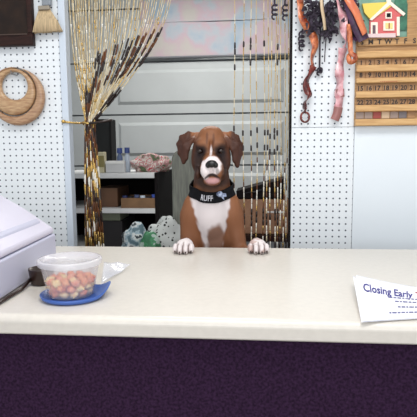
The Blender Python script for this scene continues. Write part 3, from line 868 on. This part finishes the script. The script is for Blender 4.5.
ribbon('pale_gold_tail', [(321, -8, .04), (322, 8, .05), (324, 20, .05), (325, 30, .045)], 0.012, mat('pale_gold_satin', (196, 172, 140), 0.3), 0.5, t)
# tulle puffs: many short curled loops
def puff(cpx, cpy, rx_, ry_, nn, seed, m=m_bl, name='tulle_puff'):
    r_ = random.Random(seed); b = MB()
    for k in range(nn):
        a = r_.uniform(0, 2*math.pi); q = math.sqrt(r_.random())
        p = at(cpx+rx_*q*math.cos(a), cpy+ry_*q*math.sin(a), WY-0.020-r_.uniform(0, 0.016))
        d = Vector((r_.uniform(-1, 1), r_.uniform(-.5, .5), r_.uniform(-1.3, 0.4))).normalized()*r_.uniform(0.012, 0.03)
        s = d.cross(Vector((r_.uniform(-1, 1), 1, r_.uniform(-1, 1)))).normalized()*r_.uniform(0.003, 0.008)
        m_ = p+d*0.5+Vector((0, -0.006, 0.004))
        b.add([p-s, p+s, m_-s*1.3, m_+s*1.3, p+d-s*0.4, p+d+s*0.4], [(0, 1, 3, 2), (2, 3, 5, 4)])
    return under(b.build(name, m, solid=0.0006), t)
puff(311, 16, 8, 17, 90, 1); puff(329, 21, 7, 18, 100, 2); puff(352, 20, 6, 16, 60, 3); puff(335, 2, 24, 6, 40, 4)
puff(350, 30, 8, 10, 30, 5, m_pur, 'purple_puff')
# curled black ribbon tails
def curl(name, cx_, cy_, h_, w_, turns, label):
    pts = []
    for k in range(int(turns*14)+1):
        a = 2*math.pi*k/14
        pts.append(at(cx_+w_*math.sin(a)+0.3*math.sin(a*.37), cy_+h_*k/(turns*14)+2.0*math.cos(a), WY-0.02-0.006*math.cos(a)))
    o = MB().tube(pts, 0.0036, 6).build(name, m_bl, smooth=True)
    return tag(o, label, 'ribbon')
curl('curled_ribbon', 301.5, 31, 18, 2.6, 4, 'curled black ribbon tail on pegboard, left of orange ribbon')
def curl2(cx_, cy_, h_, w_, turns, label):
    pts = []
    for k in range(int(turns*14)+1):
        a = 2*math.pi*k/14
        pts.append(at(cx_+w_*math.sin(a), cy_+h_*k/(turns*14)+1.5*math.cos(a), WY-0.012-0.006*math.cos(a)))
    q = pts[0].copy(); q.z = 2.06; q.y = WY-0.01
    return tag(MB().tube([q]+pts, 0.0034, 6).build('curled_ribbon', m_bl, smooth=True), label, 'ribbon')
curl2(274.5, 4, 14, 2.6, 3, 'left curled black ribbon dangling at top right of doorway')
curl2(285, 4, 15, 2.4, 3, 'right curled black ribbon dangling at top of doorway by pegboard edge')
curl2(319.5, 68, 6, 2.4, 2, 'small black curl of ribbon on pegboard between orange and pink tails')

# ------------------------------------------------------------------ counter things
# cash drawer / terminal at left: side edge on the counter
e0 = on(-6, 306, CZ); e1 = on(57, 263, CZ)
ud = (e1-e0).normalized(); vd = Vector((-ud.y, ud.x, 0))
if vd.x > 0: vd = -vd
L = (e1-e0).length
t = thing('cash_register', (e0.x, e0.y, CZ), 'pale lavender cash register with sloping lid at left end of counter', 'cash register')
def reg(u, v, z): p = e0+ud*u+vd*v; return (p.x, p.y, CZ+z)
def slab(name, prof_, u0, u1, m, bev):
    n = len(prof_)
    vs = [reg(u0, v, z) for v, z in prof_]+[reg(u1, v, z) for v, z in prof_]
    return under(MB().add(vs, [tuple(range(n)), tuple(reversed(range(n, 2*n)))]+[(i, i+n, (i+1) % n+n, (i+1) % n) for i in range(n)]).build(name, m, bevel=bev), t)
m_reg = mat('lavender_grey_plastic', (196, 196, 216), 0.4, nscale=5, namp=0.02); m_reg2 = mat('pale_lavender_plastic', (212, 208, 224), 0.4, nscale=5, namp=0.02)
slab('body', [(0.0, 0.004), (0.0, 0.094), (0.30, 0.094), (0.30, 0.004)], -0.15, L, m_reg, 0.006)
slab('lid', [(0.002, 0.096), (0.004, 0.112), (0.09, 0.172), (0.18, 0.225), (0.30, 0.235), (0.30, 0.096)], -0.15, L-0.003, m_reg2, 0.012)
slab('lid_ridge', [(0.030, 0.124), (0.034, 0.1365), (0.044, 0.145), (0.054, 0.142)], -0.12, L-0.035, m_reg, 0.003)
slab('foot', [(0.02, 0.0), (0.02, 0.005), (0.28, 0.005), (0.28, 0.0)], -0.13, L-0.02, m_black, 0)

# brown scoop
sc = on(40.5, 285, CZ)
t = thing('scoop', (sc.x, sc.y, CZ), 'dark brown plastic scoop lying between register and treat tub', 'scoop')
m_br = mat('dark_brown_plastic', (44, 27, 22), 0.3)
under(MB().lathe([(0.0, 0.001), (0.025, 0.001), (0.029, 0.006), (0.033, 0.041), (0.0335, 0.043), (0.0315, 0.043), (0.027, 0.006), (0, 0.004)], 28, c=(sc.x, sc.y+0.01, CZ)).build('cup', m_br, smooth=True), t)
hd = on(5, 300, CZ+0.006)
under(MB().tube([(sc.x-0.028, sc.y, CZ+0.014), tuple(on(22, 289, CZ+0.006)), tuple(on(-4, 304.5, CZ+0.006))], [0.005, 0.0045, 0.004], 8).build('handle', m_br, smooth=True), t)

# blue dish
dc = on(74, 297, CZ); 
t = thing('blue_dish', (dc.x, dc.y, CZ), 'shallow blue plastic dish holding the treat tub', 'dish')
m_blue = mat('blue_plastic', (58, 94, 168), 0.35)
vs = []; fs = []; ND = 64
prof_ = [(0, 0.0), (0.066, 0.0), (0.074, 0.004), (0.0775, 0.012), (0.0755, 0.0125), (0.071, 0.006), (0.064, 0.0035), (0, 0.003)]
for r, z in prof_:
    for k in range(ND):
        a = 2*math.pi*k/ND
        up = max(0, math.cos(a-0.30))**10*0.020*(1 if 0.003 < z and r > 0.068 else 0)
        ou = max(0, math.cos(a-0.30))**10*0.010*(1 if r > 0.07 else 0)
        vs.append((dc.x+(r+ou)*math.cos(a), dc.y+(r+ou)*math.sin(a), CZ+z+up))
for i in range(len(prof_)-1):
    for k in range(ND):
        k2 = (k+1) % ND; fs.append((i*ND+k, i*ND+k2, (i+1)*ND+k2, (i+1)*ND+k))
under(MB().add(vs, fs).build('bowl', m_blue, smooth=True, weld=True), t)

# tub with lid
tc_ = Vector((on(76.5, 290, CZ+0.004).x, dc.y+0.010, CZ+0.0035))
t = thing('plastic_tub', tuple(tc_), 'clear plastic tub with frosted lid, full of pink treats', 'tub')
m_tub = clear('clear_polypropylene', (226, 222, 226), 0.38); m_lid = clear('frosted_lid', (222, 220, 226), 0.5)
RB, RT, TH = 0.054, 0.070, 0.084
under(MB().lathe([(0, 0), (RB-0.004, 0), (RB, 0.004), (RT, TH), (RT+0.004, TH), (RT+0.004, TH+0.002)], 48, c=tc_).build('container', m_tub, smooth=True), t)
under(MB().lathe([(RT+0.005, TH-0.008), (RT+0.006, TH+0.003), (RT+0.003, TH+0.006), (RT-0.004, TH+0.006), (RT-0.006, TH+0.002), (0, TH+0.001)], 48, c=tc_).build('lid', m_lid, smooth=True), t)
# treats, packed in layers
m_tr = [mat('treat_'+n_, c_, 0.6, nscale=90, rgb2=c2) for n_, c_, c2 in (('pink', (250, 180, 140), (238, 136, 104)), ('cream', (254, 236, 180), (252, 206, 140)), ('coral', (238, 132, 92), (250, 184, 130)))]
pr_ = []
for i in range(3):
    b = MB().ellip((0, 0, 0), (0.0112, 0.0096, 0.0080), 10, 7, jit=0.5, seed=i+1)
    pr_.append(b)
first = {}
rt = random.Random(11)
for layer in range(3):
    zc = 0.0105+layer*0.0135; Rr = RB+(RT-RB)*zc/TH-0.0135
    ringn = [(Rr, int(2*math.pi*Rr/0.0215))]
    ringn.append((Rr-0.022, int(2*math.pi*(Rr-0.022)/0.0215)))
    if layer == 2: ringn.append((0.0, 1))
    for r, cnt in ringn:
        for k in range(max(1, cnt)):
            a = 2*math.pi*(k+0.5*layer)/max(1, cnt)
            q = rt.randrange(3)
            if q not in first:
                o = pr_[q].build('treat', m_tr[q], smooth=True); first[q] = o
            else:
                o = first[q].copy(); COL.objects.link(o)
            o.location = (tc_.x+r*math.cos(a), tc_.y+r*math.sin(a), tc_.z+zc); o.rotation_euler = (rt.random()*.5, rt.random()*.5, rt.random()*6)
            tag(o, 'small pink or cream treat piece inside the clear plastic tub', 'treat', 'treats in the plastic tub')
# clear cellophane bag corner behind the tub
q0, q1, q2 = on(101, 285, CZ+0.002), on(131, 264, CZ+0.012), on(104, 262, CZ+0.03)
def cel(u, v):
    p = q0.lerp(q2, v).lerp(q1, u*0.98); p = Vector(p); p.z += 0.006*math.sin(u*7+v*4)*u*(1-u)*2
    return p
tag(MB().grid(cel, 14, 10).build('cellophane_sheet', clear('cellophane', (222, 226, 240), 0.28, 0.1), smooth=True, solid=0.0004), 'crumpled clear cellophane corner sticking out right of the tub', 'wrapper')

# ------------------------------------------------------------------ paper notice
A = on(356, 275, CZ+0.030); B_ = on(362.5, 320.5, CZ+0.007)
Cr = on(417, 287, CZ+0.008); Dr = on(417, 317, CZ+0.007)
def paper(u, v, dz=0.0, sh=(0, 0)):       # u to the right (1 = right edge of the photo), v from far to near
    top = A.lerp(Cr, u); top.z = CZ+0.008+0.022*max(0.0, 1-u)**1.2
    bot = B_.lerp(Dr, u)
    p = top.lerp(bot, v)
    p.z = CZ+0.0055+(top.z-CZ-0.0055)*(1-v)**1.3+dz + 0.003*math.sin(3.1*v)*(1-u*.4)
    p.x += sh[0]; p.y += sh[1]
    return p
U1 = 1.8
m_paper = mat('white_paper', (240, 240, 246), 0.6)
t = thing('paper_notice', tuple(paper(0.8, 0.9)), 'white paper notice with blue lettering curling at right end of counter', 'paper')
sh_ = under(MB().grid(lambda u, v: paper(u*U1, v), 40, 20).build('sheet', m_paper, smooth=True, solid=0.0004), t)
def ptxt(txt, size_v, u0, v0, usc, m, par=None, slope=0.0, bold=0):
    tv, tf = text_verts(txt, 1.0, bold)
    vs = []
    for v in tv:
        u = u0+v.x*usc; vv = v0-v.y*size_v+slope*(u-u0)
        p = paper(u, vv); p.z += 0.0009; vs.append(p)
    o = under(MB().add(vs, tf).build('lettering', m), t); return o
m_bink = mat('blue_ink', (44, 38, 128), 0.6); m_gink = mat('grey_blue_ink', (110, 110, 150), 0.6)
o = ptxt('Closing Early', 0.29, 0.09, 0.40, 0.158, m_bink, slope=0.05, bold=0.022)
o = ptxt('T', 0.29, 0.975, 0.43, 0.158, m_red, bold=0.022)
for v, u0, n_ in ((0.50, 0.50, 9), (0.60, 0.62, 7), (0.74, 0.66, 8), (0.88, 0.50, 10)):     # rows of print too small to read
    b = MB(); u = u0
    for q in range(n_):
        wl = (0.05, 0.08, 0.035, 0.065)[(q*3+n_) % 4]
        cs = [paper(u_, v_) for u_, v_ in ((u, v), (u+wl, v), (u+wl, v-0.035), (u, v-0.035))]
        b.add([c+Vector((0, 0, 0.0009)) for c in cs], [(0, 1, 2, 3)]); u += wl+0.018
    under(b.build('small_print', m_gink), t)
t2 = tag(MB().grid(lambda u, v: paper(u*U1, v, -0.0025, (-0.006*(1-v)-0.002, 0)), 30, 14).build('paper_sheet', m_paper, smooth=True, solid=0.0004), 'plain white sheet lying directly under the lettered notice', 'paper')

# ------------------------------------------------------------------ back room
# shelf unit
SY, SD = 2.60, 0.45
sxr = at(158, 190, SY).x; sxl = sxr-0.62
z1_ = at(128, 173, SY).z; z2_ = at(128, 208.5, SY).z; z3_ = z2_-0.22; z4_ = z3_-0.3
t = thing('shelf_unit', ((sxl+sxr)/2, SY+SD/2, 0), 'black shelf unit with white boards in the room behind doorway', 'shelf')
for s0 in (sxl, sxr-0.018):
    under(MB().box(s0, s0+0.018, SY+0.002, SY+SD, 0, z1_+0.001).build('side_panel', m_shelfdark), t)
under(MB().box(sxl+0.018, sxr-0.018, SY+SD-0.012, SY+SD, 0.02, z1_-0.028).build('back_panel', m_shelfdark), t)
under(MB().box(sxl+0.018, sxr-0.018, SY-0.002, SY+SD, z1_-0.028, z1_).build('top_board', m_shelfwhite, bevel=0.003), t)
for zz in (z2_, z3_, z4_):
    under(MB().box(sxl+0.018, sxr-0.018, SY, SY+SD-0.012, zz-0.026, zz).build('shelf_board', m_shelfwhite, bevel=0.002), t)

def ctn(name, pxa, pxb, pytop, Y, depth, zbase, m, label, cat, **kw):
    xa = at(pxa, 180, Y).x; xb = at(pxb, 180, Y).x; zt = at((pxa+pxb)/2, pytop, Y).z
    tt = thing(name, ((xa+xb)/2, Y+depth/2, zbase), label, cat)
    under(MB().box(xa, xb, Y, Y+depth, zbase, zt).build('body', m, bevel=0.003), tt)
    return tt, xa, xb, zt
zt0 = z1_+0.0005
# tall black speaker-like case
tt, xa, xb, zt = ctn('black_case', 94, 112.5, 119, SY+0.16, 0.10, zt0, m_black, 'tall black case standing on top of shelf unit', 'case')
under(MB().box(xa+0.01, xb-0.01, SY+0.155, SY+0.16, zt0+0.02, zt-0.02).build('front_grille', mat('grille', (30, 32, 32), 0.9)), tt)
tt, xa, xb, zt = ctn('carton', 94, 104.5, 152, SY+0.03, 0.05, zt0, mat('cream_card', (190, 182, 150), 0.6), 'narrow cream carton at left on top of shelf unit', 'box')
under(MB().box(xa-0.001, xb+0.001, SY+0.029, SY+0.03, zt0+0.03, zt-0.02).build('printed_label', mat('label_olive', (128, 118, 70), 0.6)), tt)
tt, xa, xb, zt = ctn('carton', 106, 125, 161, SY+0.03, 0.08, zt0, mat('white_card', (196, 196, 196), 0.6), 'low white box beside bottles on top of shelf unit', 'box')
under(MB().box(xa, xb, SY+0.027, SY+0.03, zt-0.014, zt-0.002).build('flap', m_white), tt)
def bottle(pxc, pytop, Y, label, capm, bm_, r=0.013):
    p = at(pxc, pytop, Y); h = p.z-zt0
    tt = thing('bottle', (p.x, Y, zt0), label, 'bottle', 'blue capped bottles on the shelf unit')
    under(MB().lathe([(0, 0), (r, 0), (r, h*0.62), (r*0.55, h*0.76), (r*0.55, h*0.8), (0, h*0.8)], 20, c=(p.x, Y, zt0)).build('body', bm_, smooth=True), tt)
    under(MB().lathe([(0, h), (r*0.9, h), (r*0.95, h*0.78), (0, h*0.78)], 20, c=(p.x, Y, zt0)).build('cap', capm), tt)
m_cap = mat('blue_cap', (50, 70, 130), 0.4)
bottle(119.5, 148, SY+0.14, 'left blue capped bottle behind the white box', m_cap, mat('blue_bottle', (80, 96, 130), 0.3), 0.016)
bottle(127, 147.5, SY+0.07, 'right blue capped pale bottle beside the white box', m_cap, mat('pale_bottle', (176, 186, 200), 0.3), 0.015)

def lump(name, c, r, m, label, cat, jit=0.5, seed=0, cut_z=None, nu=40, nv=26, group=None):
    b = MB().ellip(c, r, nu, nv, jit=jit, seed=seed)
    if cut_z is not None: b.v = [(v[0], v[1], max(v[2], cut_z)) for v in b.v]
    return tag(b.build(name, m, smooth=True, loc=(c[0], c[1], cut_z if cut_z is not None else c[2]-r[2])), label, cat, group)
def patt(name, cols, scale, kind='noise'):
    m = bpy.data.materials.new(name); m.use_nodes = True
    nt = m.node_tree; b = nt.nodes['Principled BSDF']; b.inputs['Roughness'].default_value = 0.7
    tc = nt.nodes.new('ShaderNodeTexCoord')
    n = nt.nodes.new('ShaderNodeTexNoise' if kind == 'noise' else 'ShaderNodeTexVoronoi'); n.inputs['Scale'].default_value = scale
    nt.links.new(tc.outputs['Object'], n.inputs['Vector'])
    cr = nt.nodes.new('ShaderNodeValToRGB'); cr.color_ramp.interpolation = 'CONSTANT'
    e = cr.color_ramp.elements
    e[0].position = 0; e[0].color = (*lin(cols[0][1]), 1); e[1].position = cols[1][0]; e[1].color = (*lin(cols[1][1]), 1)
    for p_, c_ in cols[2:]:
        q = e.new(p_); q.color = (*lin(c_), 1)
    nt.links.new(n.outputs[0], cr.inputs[0]); nt.links.new(cr.outputs[0], b.inputs['Base Color'])
    return m
c_ = at(149, 163, SY+0.12)
lump('fabric_bundle', (c_.x, SY+0.15, zt0+0.035), (0.105, 0.09, 0.060), patt('floral_cloth', [(0, (96, 110, 80)), (0.42, (176, 130, 130)), (0.5, (206, 196, 186)), (0.58, (190, 80, 90)), (0.63, (206, 196, 190))], 24), 'flowery folded cloth bundle lying on top of shelf unit', 'cloth', 0.45, 3, zt0)
# middle shelf
zm = z2_+0.0005
ctn('carton', 96, 117, 188, SY+0.06, 0.25, zm, mat('shabby_brown_card', (92, 64, 44), 0.7, nscale=10, namp=0.3), 'brown cardboard box at left of middle shelf', 'box')
xa, xb = at(121, 200, SY+0.02).x, at(156.5, 200, SY+0.02).x
zt = at(138, 198, SY+0.02).z
tt = thing('card_tray', ((xa+xb)/2, SY+0.1, zm), 'open cardboard tray holding small jars on middle shelf', 'tray')
m_card = mat('tan_card', (128, 96, 66), 0.7, nscale=12, namp=0.15)
b = MB().box(xa, xb, SY+0.02, SY+0.024, zm, zt).box(xa, xb, SY+0.216, SY+0.22, zm, zt).box(xa, xa+0.004, SY+0.024, SY+0.216, zm, zt).box(xb-0.004, xb, SY+0.024, SY+0.216, zm, zt)
under(b.build('walls', m_card), tt); under(MB().box(xa+0.004, xb-0.004, SY+0.024, SY+0.216, zm, zm+0.003).build('base', m_card), tt)
jc = [(30, 40, 80), (26, 26, 30), (70, 80, 110), (176, 186, 196), (36, 36, 44), (56, 80, 160)]
nm = ['navy', 'black', 'slate blue', 'pale silver', 'charcoal', 'bright blue']
for k in range(6):
    X = xa+0.016+k*(xb-xa-0.032)/5; hj = (0.062, 0.058, 0.066, 0.062, 0.056, 0.068)[k]
    tt = thing('jar', (X, SY+0.045, zm+0.003), '%s jar in the cardboard tray on middle shelf' % nm[k], 'jar', 'jars in the cardboard tray')
    under(MB().lathe([(0, 0), (0.0135, 0), (0.0135, hj-0.012), (0, hj-0.012)], 18, c=(X, SY+0.045, zm+0.003)).build('glass', mat('jar_glass_'+str(k), jc[k], 0.2), smooth=False), tt)
    under(MB().lathe([(0.0145, hj-0.012), (0.0145, hj), (0, hj)], 18, c=(X, SY+0.045, zm+0.003)).build('lid', mat('jar_lid_'+str(k), tuple(min(255, int(v*1.2)) for v in jc[k]), 0.3), smooth=False), tt)
# lower shelf
zl = z3_+0.0005
tt, xa, xb, zt = ctn('storage_box', 90, 121, 221, SY+0.05, 0.3, zl, mat('black_card', (30, 26, 28), 0.7), 'black storage box on lower shelf', 'box')
xa2, xb2 = at(97, 216, SY+0.06).x, at(120, 216, SY+0.06).x
b = MB().box(xa2, xb2, SY+0.06, SY+0.26, zt+0.0005, at(108, 212, SY+0.06).z)
tag(b.build('paper_pack', mat('pale_olive_paper', (126, 130, 110), 0.7), bevel=0.003), 'pale green pack lying on the black storage box', 'pack')

# spotted cloth heap on a low bench
BYn = 2.34
bx0, bx1 = at(116, 240, BYn).x, at(178, 240, BYn).x
zbn = 0.80
t = thing('bench', ((bx0+bx1)/2, BYn+0.05, 0), 'low dark bench holding spotted cloth bag behind the counter', 'bench')
under(MB().box(bx0-0.03, bx1+0.01, BYn-0.06, BYn+0.2, zbn-0.03, zbn).build('seat', m_darkwood), t)
for X in (bx0-0.02, bx1-0.03):
    for Y in (BYn-0.05, BYn+0.16): under(MB().box(X, X+0.03, Y, Y+0.03, 0, zbn-0.03).build('leg', m_darkwood), t)
m_spot = patt('white_cloth_with_black_spots', [(0, (20, 20, 22)), (0.30, (196, 200, 198))], 52, 'vor')
m_green = patt('green_print_cloth', [(0, (60, 120, 84)), (0.5, (70, 140, 96)), (0.56, (176, 196, 186))], 20)
m_bluec = patt('blue_print_cloth', [(0, (96, 120, 130)), (0.48, (150, 170, 180)), (0.54, (200, 206, 206)), (0.62, (50, 60, 66))], 26)
ca_, cb_, cc_ = at(163, 236, BYn), at(135, 236, BYn), at(150, 240, BYn)
lump('spotted_cloth_bag', (ca_.x, BYn+0.08, 0.90), (0.092, 0.075, 0.122), m_spot, 'white cloth bag with black spots behind counter, left of dog', 'bag', 0.28, 2, zbn+0.001)
lump('printed_cloth_bag', (cb_.x-0.012, BYn+0.06, 0.875), (0.070, 0.055, 0.10), m_bluec, 'blue and white printed cloth bag behind counter, leftmost of heap', 'bag', 0.4, 8, zbn+0.001)
lump('green_cloth_bag', (cc_.x+0.002, BYn-0.02, 0.875), (0.052, 0.035, 0.088), m_green, 'green printed cloth bag at front of heap behind counter', 'bag', 0.35, 9, zbn+0.001)

# high-backed chair with grey cover, beside the shelf
KY = 2.56
kx0, kx1 = at(171.5, 180, KY).x, at(171.5, 180, KY).x+0.20
kz = at(180, 149, KY).z
m_grey = mat('grey_cover', (132, 134, 124), 0.8, nscale=14, rgb2=(104, 106, 100), stretch=(6, 6, 0.7), bump=0.3)
t = thing('covered_chair', ((kx0+kx1)/2, KY+0.2, 0), 'high-backed chair under grey cover, mostly hidden behind dog', 'chair')
pts = []
for k in range(13):
    a = math.pi - math.pi/2*k/12; pts.append((kx0+0.06+0.06*math.cos(a), kz-0.06+0.06*math.sin(a)))
for k in range(13):
    a = math.pi/2-math.pi/2*k/12; pts.append((kx1-0.06+0.06*math.cos(a), kz-0.06+0.06*math.sin(a)))
pts += [(kx1, 0.45), (kx0, 0.45)]
under(MB().prism(pts, KY, KY+0.06).build('backrest', m_grey, bevel=0.015), t)
under(MB().box(kx0-0.0, kx1, KY+0.06, KY+0.42, 0.42, 0.48).build('seat', m_grey, bevel=0.01), t)
for X in (kx0+0.01, kx1-0.04):
    for Y in (KY+0.02, KY+0.38): under(MB().box(X, X+0.03, Y, Y+0.03, 0, 0.42).build('leg', m_black), t)

# right: carton with black bag on it, on a dark table
TY = 2.60
tx0, tx1 = at(225, 230, TY).x, at(296, 230, TY).x
ztb = at(260, 234, TY).z
t = thing('table', ((tx0+tx1)/2, TY+0.2, 0), 'dark table behind the right bead curtain', 'table')
under(MB().box(tx0, tx1+0.2, TY-0.06, TY+0.45, ztb-0.03, ztb).build('tabletop', m_darkwood), t)
for X in (tx0+0.01, tx1+0.15):
    for Y in (TY-0.05, TY+0.40): under(MB().box(X, X+0.04, Y, Y+0.04, 0, ztb-0.03).build('leg', m_darkwood), t)
bxl, bxr = at(229, 215, TY).x, at(289, 215, TY).x
zbt = at(260, 199.5, TY).z
t = thing('cardboard_box', ((bxl+bxr)/2, TY+0.15, ztb), 'brown cardboard box on dark table behind the right bead curtain', 'box')
m_cb = mat('brown_cardboard', (172, 132, 104), 0.7, nscale=9, rgb2=(150, 108, 82))
under(MB().box(bxl, bxr, TY, TY+0.3, ztb+0.0005, zbt).build('carton', m_cb, bevel=0.004), t)
ta_ = at(276, 212, TY)
under(MB().box(ta_.x-0.045, ta_.x+0.045, TY-0.001, TY, ta_.z-0.005, ta_.z+0.005).build('packing_tape', m_white), t)
q = [at(236, 191, TY+0.01), at(286, 178, TY+0.01), at(284, 199, TY+0.01), at(237, 199, TY+0.01)]
b = MB().prism([(q[0].x, q[0].z), (q[1].x, q[1].z), (q[2].x, zbt+0.001), (q[3].x, zbt+0.001)], TY+0.01, TY+0.22)
t = thing('laptop_bag', ((bxl+bxr)/2, TY+0.1, zbt), 'black padded bag lying on brown cardboard box', 'bag')
under(b.build('body', m_shelfdark, bevel=0.006), t)
under(MB().tube([(q[0].x+0.05, TY+0.008, q[0].z-0.01), (q[0].x+0.1, TY+0.0, q[0].z-0.004), (q[0].x+0.15, TY+0.008, q[0].z+0.012)], 0.004, 8).build('handle', mat('charcoal_strap', (40, 40, 44), 0.6), smooth=True), t)
